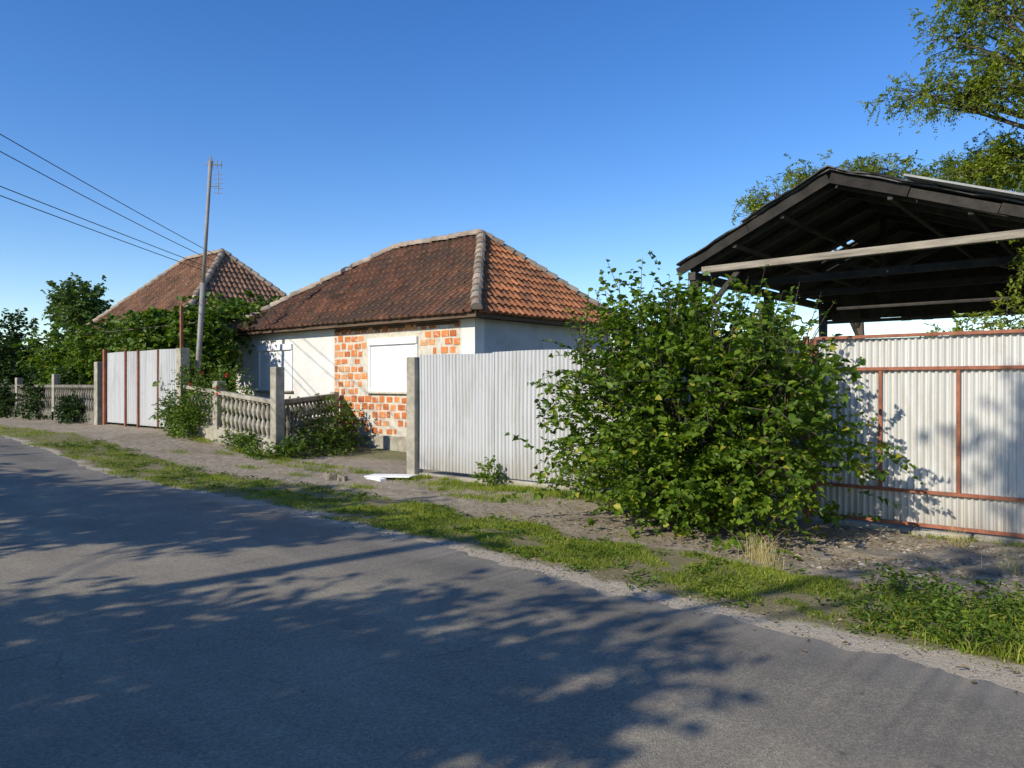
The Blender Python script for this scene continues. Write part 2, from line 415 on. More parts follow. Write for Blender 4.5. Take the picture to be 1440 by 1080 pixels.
for (x,y,r,h) in ((7.9,-1.3,.42,.022),(8.5,-1.0,.40,.028),(7.45,-1.8,.25,.025),(8.8,-1.6,.26,.02),(9.2,-1.0,.35,.02)):
    slab(mb,x,y,r,h,13,tilt=(random.uniform(-.03,.03),random.uniform(-.03,.03)))
mb.obj('broken_concrete_crust',M['slab'],bevel=.006)
mb=MB(); mb.beam((-.35,-.75,.035),(.45,-.45,.06),.34,.02); mb.beam((-.30,-.80,.005),(.2,-.9,.005),.12,.06)
mb.obj('discarded_white_board',M['shutter'],bevel=.003)
mb=MB()
for k in range(8): slab(mb,-.6+random.uniform(-.35,.35),-1.3+random.uniform(-.2,.2),random.uniform(.06,.17),random.uniform(.05,.12),7,tilt=(random.uniform(-.3,.3),random.uniform(-.3,.3)))
mb.obj('culvert_rubble',M['slab'],bevel=.01)

# ------------------------------------------------------------------ roofs
def tiled_face(mb,A,B,C,D,mi=0,pa=.215,pb=.30):
    A,B,C,D=map(Vector,(A,B,C,D)); e=(B-A).normalized(); Lw=(B-A).length
    g=(D-A)-e*((D-A).dot(e)); Lg=g.length; g=g.normalized(); nrm=e.cross(g).normalized()
    dl=(D-A).dot(e); dr=(C-B).dot(e)
    prof=[(0,.050),(.022,.054),(.05,.010),(.10,.0),(.16,.010),(.185,.046),(.215,.050)]
    for r in range(int(Lg/pb)+1):
        for c in range(-1,int(Lw/pa)+2):
            a0=c*pa+ .0; b0=r*pb-.05+random.uniform(-.014,.014); cb=b0+pb/2
            if not (dl*cb/Lg-.1<a0+pa/2<Lw+dr*cb/Lg+.1): continue
            sag=.018*mnoise.noise(A*.1+e*(a0*.5)+g*(cb*.6))
            tl=random.uniform(-.008,.008); tz=random.uniform(0,.016)+sag; vs=[]
            for (bb,hh) in ((b0,-.0),(b0,.034+tz),(b0+pb+.03,.0+sag)):
                bb=min(bb,Lg)
                for (pa_,ph) in prof:
                    a=a0+pa_+tl; a=min(max(a,dl*max(bb,0)/Lg),Lw+dr*max(bb,0)/Lg)
                    vs.append(A+e*a+g*bb+nrm*(ph*(1 if hh or bb!=b0 else .3)+hh+.02+tl*(pa_-.1)*4))
            n=len(prof); fs=[]
            for q in (0,1):
                for k in range(n-1): fs.append((q*n+k,q*n+k+1,(q+1)*n+k+1,(q+1)*n+k))
            mb.add(vs,fs,mi)
def ridge(mb,P,Q,r=.12,step=.33,mi=0):
    P=Vector(P);Q=Vector(Q);d=(Q-P);L=d.length;d.normalize()
    side=d.cross(Vector((0,0,1))).normalized();up=side.cross(d)
    n=int(L/step)+1
    for i in range(n):
        p0=P+d*(i*step-.02); p1=P+d*min(L,(i+1)*step+.04); vs=[]
        jj=random.uniform(-.015,.015); jz=random.uniform(-.012,.012)
        for p,rr,dz in ((p0,r*1.1,.035+jz),(p1,r*.92,.01+jz)):
            for k in range(9):
                a=math.pi*(k/8)*1.1-.157; vs.append(p+side*(math.cos(a)*rr+jj)+up*(math.sin(a)*rr+dz-.03))
        fs=[(k,k+1,10+k,9+k) for k in range(8)]; fs.append(tuple(range(9)))
        mb.add(vs,fs,mi)
def hip_roof(par,x0,x1,y0,y1,ze,xr0,xr1,yr,zr,mf,ms,mr):
    A=(x0,y0,ze);B=(x1,y0,ze);C=(x1,y1,ze);D=(x0,y1,ze);R0=(xr0,yr,zr);R1=(xr1,yr,zr)
    mb=MB(); mb.add([A,B,C,D,R0,R1],[(0,1,5,4),(1,2,5),(2,3,4,5),(3,0,4),(3,2,1,0)]); mb.obj('roof_deck',M['wood'],par)
    mb=MB(); tiled_face(mb,A,B,R1,R0,0); tiled_face(mb,B,C,R1,R1,1); tiled_face(mb,C,D,R0,R1,0); tiled_face(mb,D,A,R0,R0,1)
    mb.obj('roof_tiles',[mf,ms],par)
    mb=MB(); up=Vector((0,0,.07))
    for p,q in ((R0,R1),(B,R1),(C,R1),(A,R0),(D,R0)): ridge(mb,Vector(p)+up,Vector(q)+up)
    mb.obj('ridge_tiles',mr,par,smooth=False)
M['ridge']=pmat('ridge_mortar_tiles',(.25,.175,.12),(.40,.32,.24),6,.9,.7,.015,island=.5,dirt=(.34,.30,.24),dirtamt=.8)

# ------------------------------------------------------------------ main house
house=empty('brick_and_plaster_house')
HX0,HX1,HY0,HY1=-10.95,-1.215,2.83,8.1; WT=3.02
mb=MB()
wins=[(-9.67,-8.0),(-4.74,-3.0)]; wz0,wz1=1.42,2.70
def wall_seg(xa,xb,mi,win=None):
    if not win: mb.box(xa,xb,HY0,HY0+.3,.35,WT,mi); return
    a,b_=win; mb.box(xa,a,HY0,HY0+.3,.35,WT,mi); mb.box(b_,xb,HY0,HY0+.3,.35,WT,mi)
    mb.box(a,b_,HY0,HY0+.3,.35,wz0,mi); mb.box(a,b_,HY0,HY0+.3,wz1,WT,mi)
wall_seg(HX0,-6.16,0,wins[0]); wall_seg(-6.16,-1.62,1,wins[1]); wall_seg(-1.62,HX1,0)
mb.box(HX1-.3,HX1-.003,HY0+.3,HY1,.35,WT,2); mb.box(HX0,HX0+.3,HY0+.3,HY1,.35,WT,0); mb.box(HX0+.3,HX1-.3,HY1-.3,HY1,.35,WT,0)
mb.obj('walls',[M['plaster'],M['mortar'],M['plaster_shaded']],house)
mb=MB(); mb.box(HX0-.04,HX1+.04,HY0-.06,HY1+.04,-.1,.36); mb.obj('foundation',M['concrete'],house,bevel=.02)
mb=MB(); r=0; z=.40
while z<WT-.16:
    x=-6.12+(0 if r%2 else -.13)
    while x<-1.68:
        w=.226+random.uniform(-.035,.022); h=.148+random.uniform(-.022,.015)
        xa=max(x,-6.12); xb=min(x+w,-1.66)
        inwin=(xb>wins[1][0]-.08 and xa<wins[1][1]+.08 and z+h>wz0-.06 and z<wz1+.12)
        if xb-xa>.06 and not inwin and random.random()>.08:
            d=random.uniform(.004,.016); dz=random.uniform(-.012,.012)
            if random.random()<.15: xb-=random.uniform(.04,.1)
            mb.box(xa,xb,HY0-d,HY0+.05,z+dz,z+h+dz)
        x+=.268+random.uniform(-.006,.006)
    z+=.188; r+=1
mb.obj('brickwork',M['brick'],house,bevel=.016)
for i,(a,b_) in enumerate(wins):
    mb=MB(); yb=HY0+.015
    mb.box(a,b_,yb-.075,yb+.12,wz1-.16,wz1)
    mb.box(a,a+.05,yb-.045,yb+.12,wz0,wz1-.16); mb.box(b_-.05,b_,yb-.045,yb+.12,wz0,wz1-.16)
    mb.box(a+.05,b_-.05,yb-.03,yb+.12,wz0,wz0+.05)
    zz=wz0+.05
    while zz<wz1-.165:
        mb.box(a+.05,b_-.05,yb-.022,yb+.05,zz+.005,min(zz+.045,wz1-.161)); mb.box(a+.05,b_-.05,yb-.010,yb+.05,zz,zz+.005); zz+=.045
    mb.obj('roller_shutter',M['shutter'],house,bevel=.003)
    mb=MB(); mb.box(a-.05,b_+.05,HY0-.09,HY0+.02,wz0-.05,wz0-.003); mb.obj('window_sill',M['concrete'] if i==0 else M['mortar'],house,bevel=.006)
EX0,EX1,EY0,EY1,EZ=-11.05,-.88,2.50,8.45,3.12
mb=MB()
mb.box(HX0-.02,HX1+.02,HY0-.02,HY1+.02,WT,WT+.09)
for (p,q) in (((EX0+.03,EY0+.04,EZ-.06),(EX1-.03,EY0+.04,EZ-.06)),((EX1-.04,EY0+.03,EZ-.06),(EX1-.04,EY1,EZ-.06)),((EX0+.04,EY0,EZ-.06),(EX0+.04,EY1,EZ-.06))): mb.beam(p,q,.03,.10)
x=EX0+.2
while x<EX1: mb.box(x,x+.07,EY0+.06,HY0-.02,EZ-.10,EZ-.01); x+=.75
y=EY0+.3
while y<EY1: mb.box(HX1+.02,EX1-.06,y,y+.07,EZ-.10,EZ-.01); y+=.75
mb.box(-6.1,-1.7,HY0-.012,HY0+.02,WT-.10,WT-.02)
mb.obj('eaves_timber',M['wood'],house)
hip_roof(house,EX0,EX1,EY0,EY1,EZ,-6.9,-3.45,5.48,5.47,M['tile'],M['tile_o'],M['ridge'])

# ------------------------------------------------------------------ neighbouring house
h2=empty('neighbouring_house')
mb=MB(); mb.box(-24.0,-15.8,3.7,9.3,.3,3.5); mb.obj('walls',M['plaster'],h2)
mb=MB()
for x in (-22.5,-19.5,-17.5): mb.box(x,x+1,3.66,3.72,1.5,2.8)
mb.obj('windows',M['shutter'],h2,bevel=.01)
hip_roof(h2,-24.5,-15.3,3.2,9.8,3.5,-21.3,-18.3,6.47,6.8,M['tile2'],M['tile2'],M['ridge'])

# ------------------------------------------------------------------ fences and gates
def corrugated(name,x0,x1,y,z0,z1,mat,parent=None,pitch=.076,amp=.011,zj=0.0,step=6):
    n=int((x1-x0)/pitch*step); V=[]
    for i in range(n+1):
        x=x0+(x1-x0)*i/n; ph=((x-x0)/pitch)%1; yy=y-amp*(1 if ph<.3 else (1-(ph-.3)/.15) if ph<.45 else 0 if ph<.85 else (ph-.85)/.15)*2
        b_=.012*math.sin(x*2.1)+.005*math.sin(x*7)
        V.append((x,yy+b_,z0)); V.append((x,yy+b_*1.8,(z0+z1)/2)); V.append((x,yy+b_*.5,z1+.005*math.sin(x*3)+zj))
    mb=MB(); mb.add(V,[(3*i+k,3*i+3+k,3*i+4+k,3*i+1+k) for i in range(n) for k in (0,1)])
    return mb.obj(name,mat,parent)
def cpost(name,x,y,z0,z1,w=.17,parent=None,cap=True):
    mb=MB(); mb.box(x-w/2,x+w/2,y-w/2,y+w/2,z0-.1,z1)
    return mb.obj(name,M['concrete'],parent,bevel=.012)
cpost('concrete_fence_post',-.02,0,0,2.07,.21)
f=empty('corrugated_metal_fence')
xs=[.12,1.84,3.6,5.3,6.72]
for i in range(4): corrugated('sheet_panel',xs[i],xs[i+1]+.03,-.006*(i%2),.12,2.10+.014*(i%2),M['sheet'],f)
mb=MB(); 
for z in (.5,1.75): mb.box(.1,6.72,.03,.07,z,z+.05)
for x in xs[1:4]: mb.box(x-.02,x+.03,.03,.08,0,2.05)
mb.obj('rails',M['rust'],f)
mb=MB(); mb.box(1.7,6.7,-.07,.12,-.1,.10); mb.box(.1,1.7,-.02,.1,-.1,.05); mb.obj('concrete_footing',M['concrete'],f,bevel=.015)

g=empty('metal_gate')
def fr(mb,x,z0,z1,w=.035,y0=-.06): mb.box(x-w/2,x+w/2,y0,y0+w,z0,z1)
GX0,GX1=6.86,9.35
corrugated('sheet_panel',GX0,GX1,-.005,.10,2.11,M['sheet_c'],g,pitch=.066)
corrugated('sheet_panel_b',6.45,GX0-.1,-.03,.30,2.06,M['sheet_c'],g,pitch=.066)
mb=MB()
for z in (2.11,1.75,.43,.075): mb.box(GX0,GX1,-.068,-.03,z,z+.036)
for x in (7.58,8.33,9.33): fr(mb,x,.466,1.75)
fr(mb,GX0+.018,.111,2.11); fr(mb,GX1-.02,.0,2.3,.05)
mb.box(6.74,6.80,-.07,-.01,0,2.16); mb.box(6.82,6.855,-.07,-.035,.05,2.13)
mb.box(6.3,6.74,-.068,-.035,2.07,2.105); mb.box(6.3,6.74,-.068,-.035,1.74,1.775)
for z in (.5,1.2,1.9): mb.tube([(6.81,-.085,z),(6.81,-.085,z+.1)],.016,8)
mb.obj('frame',M['rust'],g,bevel=.003)
mb=MB(); mb.box(7.9,8.45,-.13,.1,-.2,.05); mb.box(8.47,9.1,-.10,.12,-.2,.06); mb.box(7.1,7.88,-.05,.12,-.2,.03); mb.box(9.12,12,-.08,.12,-.2,.07)
mb.obj('foundation_blocks',M['concrete'],g,bevel=.02)
g2=empty('corrugated_metal_gate')
corrugated('sheet_panel',9.42,12.5,-.005,.10,2.11,M['sheet_c'],g2,pitch=.066)
mb=MB()
for z in (2.11,1.75,.43,.075): mb.box(9.42,12.5,-.068,-.03,z,z+.036)
for x in (9.44,10.4,11.4,12.5): fr(mb,x,.111,2.11)
mb.obj('frame',M['rust'],g2,bevel=.003)

lg=empty('corrugated_metal_gate')
corrugated('sheet_panel',-13.15,-11.13,.1,.50,2.50,M['sheet'],lg,pitch=.09)
corrugated('sheet_panel_b',-11.08,-8.85,.1,.48,2.50,M['sheet'],lg,pitch=.09)
mb=MB()
for x in (-13.25,-11.11,-11.9): mb.box(x-.03,x+.03,.03,.075,.42,2.53)
mb.box(-13.3,-13.19,.0,.1,.3,2.6); mb.box(-9.95,-9.92,.03,.075,.42,2.5)
mb.box(-9.05,-8.99,.2,.26,.3,3.6)
mb.obj('frame',M['rust'],lg)
cpost('concrete_gate_post',-8.68,.1,.35,2.50,.24); cpost('concrete_gate_post',-13.75,.1,.35,2.25,.24)

def baluster(mb,x,y,z0,z1,rot=0):
    prof=[(0,.055),(.06,.055),(.08,.03),(.16,.045),(.30,.068),(.42,.05),(.5,.024),(.58,.05),(.70,.068),(.84,.045),(.92,.03),(.94,.055),(1,.055)]
    H=z1-z0; vs=[];n=8
    for (t_,r_) in prof:
        for k in range(n): a=2*math.pi*k/n+rot; vs.append((x+r_*math.cos(a),y+r_*math.sin(a),z0+t_*H))
    fs=[(i*n+k,i*n+(k+1)%n,(i+1)*n+(k+1)%n,(i+1)*n+k) for i in range(len(prof)-1) for k in range(n)]
    mb.add(vs,fs)
def balustrade(name,p,q,posts,zt=1.2,pw=.2,mt='concrete'):
    par=empty(name); p=Vector((p[0],p[1],0));q=Vector((q[0],q[1],0)); d=q-p;L=d.length;d.normalize()
    mb=MB(); nn=max(1,int(L/1.0))
    for i in range(nn):
        a=p+d*(L*i/nn); b_=p+d*(L*(i+1)/nn); za,zc=gh(a.x),gh(b_.x)
        mb.beam(a+Vector((0,0,za+.10)),b_+Vector((0,0,zc+.10)),.2,.4)
        mb.beam(a+Vector((0,0,za+zt-.04)),b_+Vector((0,0,zc+zt-.04)),.17,.09)
        mb.beam(a+Vector((0,0,za+.32)),b_+Vector((0,0,zc+.32)),.13,.06)
    mb.obj('rails',M[mt],par,bevel=.01)
    mb=MB(); k=.16
    while k<L-.1:
        c=p+d*k; z=gh(c.x); baluster(mb,c.x,c.y,z+.34,z+zt-.08); k+=.185
    mb.obj('balusters',M[mt],par,smooth=False)
    mb=MB()
    for (px,py,h) in posts:
        z=gh(px); mb.box(px-pw/2,px+pw/2,py-pw/2,py+pw/2,z-.2,z+h)
    mb.obj('posts',M['concrete'],par,bevel=.014)
balustrade('concrete_balustrade',(-8.5,.1),(-4.6,.1),[(-6.92,.1,1.42),(-4.47,.1,1.92)],1.2,.22)
balustrade('concrete_balustrade',(-4.52,.2),(-5.9,2.70),[(-5.85,2.62,1.25)],1.2,.16,'concrete_dark')
balustrade('concrete_balustrade',(-30,.1),(-13.9,.1),[(-17.2,.1,1.5),(-20.7,.1,1.4),(-24.2,.1,1.4),(-28,.1,1.4)],1.15,.2,'concrete_dark')  # far left run: shade put into the darker concrete colour

# ------------------------------------------------------------------ antenna pole and wires
mb=MB(); base=Vector((-9.0,.55,.35)); 
top=Vector((-8.62,.80,7.35)); mid=base.lerp(top,.55)
mb.tube([base,mid],.066,10); mb.tube([mid-Vector((0,0,.1)),top],.048,8)
a=empty('tv_antenna_pole'); mb.obj('mast',M['galv'],a,smooth=True)
mb=MB(); c=top-Vector((0,0,.1)); d=Vector((.764,.645,0)); e=Vector((-.645,.764,0))
mb.tube([c-d*.12,c+d*.30],.016,6)
for k in range(4): p=c+d*(-.05+.11*k); mb.tube([p-Vector((0,0,.15-.015*k)),p+Vector((0,0,.15-.015*k))],.010,5)
c2=c-Vector((0,0,.55)); mb.tube([c2-d*.05,c2+d*.22],.016,6); mb.tube([c2+d*.2-Vector((0,0,.2)),c2+d*.2+Vector((0,0,.4))],.012,6)
for k in range(5): p=c2+d*.2+Vector((0,0,-.18+.12*k)); mb.tube([p-d*.12,p+d*.12],.008,5)
mb.tube([top,top+Vector((0,0,.14))],.02,6)
mb.obj('antenna',M['galv'],a)
up=empty('utility_pole')
mb=MB(); mb.tube([(2.15,-17.75,0),(2.15,-17.75,9.0)],[.17,.12],12); mb.obj('mast',M['concrete'],up)
mb=MB(); mb.beam((1.5,-17.75,8.7),(2.8,-17.75,8.7),.1,.1); mb.obj('crossarm',M['galv'],up)
def wire(mb,p,q,sag,r=.011):
    p=Vector(p);q=Vector(q); pts=[]
    for i in range(25):
        t_=i/24; c=p.lerp(q,t_); c.z-=sag*4*t_*(1-t_); pts.append(c)
    mb.tube(pts,r,5)
mb=MB()
E=(-14.4,4.7)
wire(mb,(E[0],E[1],5.75),(1.7,-17.75,8.9),.25)
wire(mb,(E[0]-.3,E[1],5.65),(2.2,-17.75,8.55),.42)
wire(mb,(E[0]-.6,E[1],5.5),(2.15,-17.9,6.35),.1)
wire(mb,(E[0]-.9,E[1],5.42),(2.1,-17.6,6.05),.1)
mb.obj('overhead_wires',M['wire'])

# ------------------------------------------------------------------ open shed
shed=empty('open_timber_shed')
SX0,SX1,SY0,SY1=4.43,9.35,1.5,7.6; AX=6.56; EZs,AZ=3.42,4.42
def rp(x,y=0):
    return EZs+(AZ-EZs)*((x-SX0)/(AX-SX0) if x<AX else (SX1-x)/(SX1-AX))
mb=MB()
yb=SY0
while yb<SY1-.01:
    y2=min(yb+.205,SY1)
    for (xa,xb) in ((SX0,AX),(AX,SX1)):
        hole=(xa<AX and 4.75<yb<5.15)
        if hole: segs=[(xa,5.25),(5.9,xb)]
        else: segs=[(xa,xb)]
        for (p,q) in segs: 
            zo=random.uniform(-.006,.006); mb.beam((p,yb+.1,rp(p)+zo),(q,yb+.1,(AZ if q==AX else rp(q))+zo),y2-yb-.004,.025)
    yb+=.205
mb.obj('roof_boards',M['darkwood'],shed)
mb=MB()
def feltpiece(xa,xb,y0,y1,off=.05):
    def zf(x): 
        return (rp(min(max(x,SX0),SX1)) - (.06 if x<SX0 or x>SX1 else 0))+off
    n=14; vs=[]
    for i in range(n+1):
        x=xa+(xb-xa)*i/n; w=.010*math.sin(x*9)+random.uniform(-.005,.005)
        vs+= [(x,y0+random.uniform(-.025,.025),zf(x)+w),(x,y1,zf(x)+w),(x,y0+random.uniform(-.02,.02),zf(x)+w+.02),(x,y1,zf(x)+w+.02)]
    fs=[]
    for i in range(n):
        a_,b_=4*i,4*i+4; fs+= [(a_,b_,b_+1,a_+1),(a_+2,a_+3,b_+3,b_+2),(a_,a_+2,b_+2,b_),(a_+1,b_+1,b_+3,a_+3)]
    fs+= [(0,1,3,2),(4*n,4*n+2,4*n+3,4*n+1)]
    mb.add(vs,fs)
feltpiece(SX0-.12,AX+.02,SY0-.08,4.75); feltpiece(SX0-.12,5.25,4.752,5.16); feltpiece(5.9,AX+.02,4.752,5.16); feltpiece(SX0-.12,AX+.02,5.165,SY1+.1)
feltpiece(AX+.03,SX1+.12,SY0-.08,SY1+.1)
feltpiece(AX-1.2,AX+.1,SY0-.12,2.6,.08); feltpiece(AX+.12,AX+1.3,SY0-.12,2.8,.078)
mb.obj('roofing_felt',M['felt'],shed)
corr=MB()
n=90; V_=[]
for i in range(n+1):
    y=SY0-.2+2.6*i/n; w=.02*math.sin(i/n*2.6/.16*2*math.pi)
    V_+= [(AX+.95,y,rp(AX+.95)+.12+w),(SX1+.25,y,rp(SX1)+.02+w)]
corr.add(V_,[(2*i,2*i+2,2*i+3,2*i+1) for i in range(n)]); 
V2=[(x,y,z+.014) for (x,y,z) in V_]; corr.add(V2,[(2*i,2*i+1,2*i+3,2*i+2) for i in range(n)])
corr.add([V_[0],V_[1],V2[1],V2[0]],[(0,1,2,3)])
corr.obj('corrugated_roofing',M['eternit'],shed)
mb=MB()
def brk(p,q,k):
    p=Vector(p);q=Vector(q)
    for i in range(k):
        a_=p.lerp(q,i/k); b_=p.lerp(q,(i+1)/k-.004); o=Vector((0,random.uniform(-.012,.012),random.uniform(-.012,.012)))
        mb.beam(a_+o,b_+o*.5,.028,random.uniform(.10,.14))
brk((SX0-.12,SY0-.03,EZs-.10),(AX,SY0-.03,AZ-.045),2); brk((SX1+.12,SY0-.03,EZs-.10),(AX,SY0-.03,AZ-.045),3)
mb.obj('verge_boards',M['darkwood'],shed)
mb=MB(); mb.beam((SX0+.25,SY0+.06,EZs-.10),(SX1-.1,SY0+.06,EZs-.06),.10,.10); mb.obj('tie_beam',M['greywood'],shed,bevel=.01)
mb=MB()
for y in (SY0+.2,2.4,3.3,4.2,5.4,6.5,SY1-.1):
    for (p,q) in (((SX0,y,EZs-.08),(AX,y,AZ-.08)),((SX1,y,EZs-.08),(AX,y,AZ-.08))): mb.beam(p,q,.07,.11)
for y in (3.3,5.4): mb.beam((SX0+.1,y,EZs-.12),(SX1-.1,y,EZs-.12),.09,.11)
for y in (4.2,): 
    mb.beam((AX,y,EZs-.08),(AX,y,AZ-.1),.08,.08); mb.beam((AX-.1,y,EZs),(AX-1.1,y,rp(AX-1.1)-.08),.06,.08); mb.beam((AX+.1,y,EZs),(AX+1.2,y,rp(AX+1.2)-.08),.06,.08)
mb.beam((SX0+.1,SY0,EZs-.18),(SX0+.1,SY1,EZs-.18),.12,.12); mb.beam((SX1-.2,SY0,EZs-.18),(SX1-.2,SY1,EZs-.18),.12,.12)
for xx in (5.2,5.9,7.3,8.2): mb.beam((xx,SY0+.02,rp(xx)-.155),(xx,SY1,rp(xx)-.155),.06,.05)
for (x,y) in ((SX0+.12,SY0+.1),(SX0+.12,4.5),(SX0+.12,SY1-.1),(SX1-.2,SY0+.1),(SX1-.2,4.5),(SX1-.2,SY1-.1)):
    mb.box(x-.07,x+.07,y-.07,y+.07,-.1,EZs-.24)
mb.beam((SX0+.12,SY0+.1,EZs-.9),(SX0+.8,SY0+.1,EZs-.16),.07,.07)
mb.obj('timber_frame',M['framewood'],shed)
mb=MB(); x=SX0+.1
while x<SX1-.1:
    zt_=rp(x+.09)-.03; zz=EZs-.5+random.uniform(-.06,.05)
    mb.box(x,x+.187,SY1-.05,SY1-.02,zz,max(zz+.1,zt_)); x+=.19
mb.obj('rear_gable_boards',M['darkwood'],shed)
mb=MB(); mb.beam((5.0,6.2,EZs-.62),(11.2,6.2,EZs-.62),.06,.06); mb.tube([(6.2,3,2.75),(11,3,2.75)],.025,6); mb.obj('cross_rails',M['framewood'],shed)

# ------------------------------------------------------------------ vegetation generators
def shell_twigs(c,r,n,lump=.25,seed=0,inner=.55,zmin=-1):
    d=rdir(n*2); d=d[d[:,2]>zmin][:n]
    lm=np.array([1+lump*mnoise.noise(Vector(v)*2.3+Vector((seed,seed*2,0)))*1.6+lump*.6*mnoise.noise(Vector(v)*6+Vector((0,seed,3))) for v in d.tolist()])
    rad=(inner+(1-inner)*rng.random(len(d))**.6)*lm
    P=np.array(c)+d*np.array(r)*rad[:,None]
    return P,d
def foliage(name,clusters,per,lsize,mat,parent,tl=.35,wr=.75,up=.5,droop=.3,inner=.45,lump=.35):
    A=[[],[],[],[]]
    for i,(c,r,n) in enumerate(clusters):
        P,d=shell_twigs(c,r,n,lump,i*3.1+c[0],inner)
        D=d+np.array([0,0,up])+rng.normal(0,.45,d.shape)
        q=twig_leaves(P-norm(D)*tl*.5,D,tl*(.6+.8*rng.random(len(P))),per,lsize,droop)
        for k in range(4): A[k].append(q[k])
    P,D,Nn,sz=[np.concatenate(a_) for a_ in A]
    return leaves(name,P,D,Nn,sz,sz*wr,mat,parent)
def limbs(mb,base,trunk_top,clusters,r0,sub=5):
    b=Vector(base);t_=Vector(trunk_top)
    m1=b.lerp(t_,.5)+Vector((random.uniform(-.12,.12),random.uniform(-.12,.12),0))
    mb.tube([b-Vector((0,0,.1)),b+Vector((0,0,.25)),m1,t_],[r0*1.35,r0,r0*.85,r0*.65],10)
    for (c,r,n) in clusters:
        c=Vector(c); s0=b.lerp(t_,random.uniform(.6,1)); mm=s0.lerp(c,.5)+Vector((random.uniform(-.2,.2),random.uniform(-.2,.2),.15))
        mb.tube([s0,mm,c],[r0*.42,r0*.26,r0*.1],7)
        for _ in range(sub):
            dd=Vector(rdir(1)[0]); e_=c+Vector((dd.x*r[0],dd.y*r[1],dd.z*r[2]))*.85; st=mm.lerp(c,random.random())
            mb.tube([st,st.lerp(e_,.5)+Vector((0,0,.08)),e_],[r0*.14,r0*.08,r0*.03],5)
def tree(name,base,top,clusters,r0,mat,per=12,lsize=.09,tl=.4,**k):
    par=empty(name); mb=MB(); limbs(mb,base,top,clusters,r0); mb.obj('trunk_and_limbs',M['bark'],par,smooth=True)
    foliage('foliage',clusters,per,lsize,mat,par,tl,**k)
    return par

# big mulberry bush
bush=empty('mulberry_bush')
cl=[((5.9,-1.3,1.3),(1.45,.95,1.15),640),((5.1,-1.15,1.2),(.82,.75,.95),310),((6.85,-1.2,1.1),(.78,.7,.85),260),((5.05,-1.0,2.0),(.58,.55,.7),160),((5.75,-1.05,2.15),(.6,.55,.6),150),((6.6,-1.05,1.95),(.55,.55,.6),140),((6.1,-1.6,.55),(1.1,.65,.5),300),((4.5,-.75,.55),(.45,.35,.4),60)]
foliage('leaves',cl,12,.082,M['leaf_bush'],bush,tl=.40,wr=.8,up=.5,inner=.42,lump=.62)
n=120; sx_=rng.uniform(4.45,7.1,n); O=np.stack([sx_,rng.uniform(-1.6,-.5,n),1.8+.4*np.sin((sx_-3.6)*.95)+rng.uniform(-.4,.15,n)],1)
D=np.stack([(sx_-5.8)*.26+rng.normal(0,.22,n),rng.normal(-.05,.25,n),np.ones(n)],1)
L_=rng.uniform(.35,1.0,n); P,DD,Nn,sz=twig_leaves(O,D,L_,12,.07,.08); leaves('shoot_leaves',P,DD,Nn,sz,sz*.75,M['leaf_bush'],bush)
mb=MB()
for o,d,l in zip(O,norm(D),L_): mb.tube([tuple(o-d*.3),tuple(o+d*l*.5),tuple(o+d*l-np.array([0,0,.08*l]))],[.007,.005,.002],4)
n=120
side=np.clip(rng.normal(0,.85,n),-1.1,1.15)
O=np.stack([5.92+side*.98,-1.2-np.sqrt(rng.random(n))*.8,rng.uniform(.3,1.9,n)],1); D=np.stack([side*.8,-.7*np.ones(n),.35+rng.normal(0,.35,n)],1)
L_=rng.uniform(.4,.75,n); P,DD,Nn,sz=twig_leaves(O,D,L_,12,.08,.3); leaves('side_shoot_leaves',P,DD,Nn,sz,sz*.78,M['leaf_bush'],bush)
for o,d,l in zip(O,norm(D),L_): mb.tube([tuple(o-d*.4),tuple(o+d*l*.5-np.array([0,0,.07*l])),tuple(o+d*l-np.array([0,0,.3*l]))],[.007,.005,.002],4)
for _ in range(70):
    tx=random.uniform(4.5,7.2);ty=random.uniform(-1.8,-.35);tz=random.uniform(.9,2.6); bx=5.9+(tx-5.9)*.25
    mb.tube([(bx,-1.1,-.05),((bx+tx)/2+random.uniform(-.1,.1),(ty-1.1)/2,tz*.55),(tx,ty,tz)],[.022,.014,.005],6)
mb.obj('stems',M['bark'],bush)

# vines on pergola over the left yard
vine=empty('grape_vine_pergola')
cl=[]
for (cx,cy,cz,rx,ry,rz,n) in ((-12.3,1.9,3.4,1.4,1.4,.55,360),(-10.9,2.6,3.45,1.0,1.4,.65,260),(-10.2,1.3,3.3,.9,.7,.55,200),(-14.3,2.0,3.2,1.5,1.5,.65,380),(-16.5,1.6,3.1,1.7,1.4,.65,340),(-18.6,1.6,2.9,1.6,1.4,.75,300),(-12.0,4.5,3.85,1.8,1.3,.6,320),(-12.7,.9,2.75,1.3,.5,.35,190),(-15.8,.9,2.5,1.4,.6,.6,220),(-18.6,.9,2.1,1.5,.6,.7,230),(-9.6,1.3,2.7,.7,.6,.6,180),(-21.5,1.4,2.5,1.6,1.0,1.0,220),(-10.0,.9,1.6,.7,.5,1.0,160)):
    cl.append(((cx,cy,cz),(rx,ry,rz),n))
foliage('leaves',cl,9,.15,M['leaf_vine'],vine,tl=.5,wr=.9,up=.15,droop=.5,inner=.3,lump=.45)
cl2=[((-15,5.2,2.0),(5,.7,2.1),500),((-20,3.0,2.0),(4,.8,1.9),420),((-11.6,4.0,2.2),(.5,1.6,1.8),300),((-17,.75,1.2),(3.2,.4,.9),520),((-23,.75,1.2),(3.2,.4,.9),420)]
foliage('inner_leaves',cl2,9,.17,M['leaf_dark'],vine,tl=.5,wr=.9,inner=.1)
mb=MB()
for x in (-10,-12.5,-15,-17.5,-20): 
    for y in (.8,3.0): mb.tube([(x,y,.3),(x,y,3.2)],.03,6)
    mb.tube([(x,.5,3.2),(x,3.4,3.2)],.025,6)
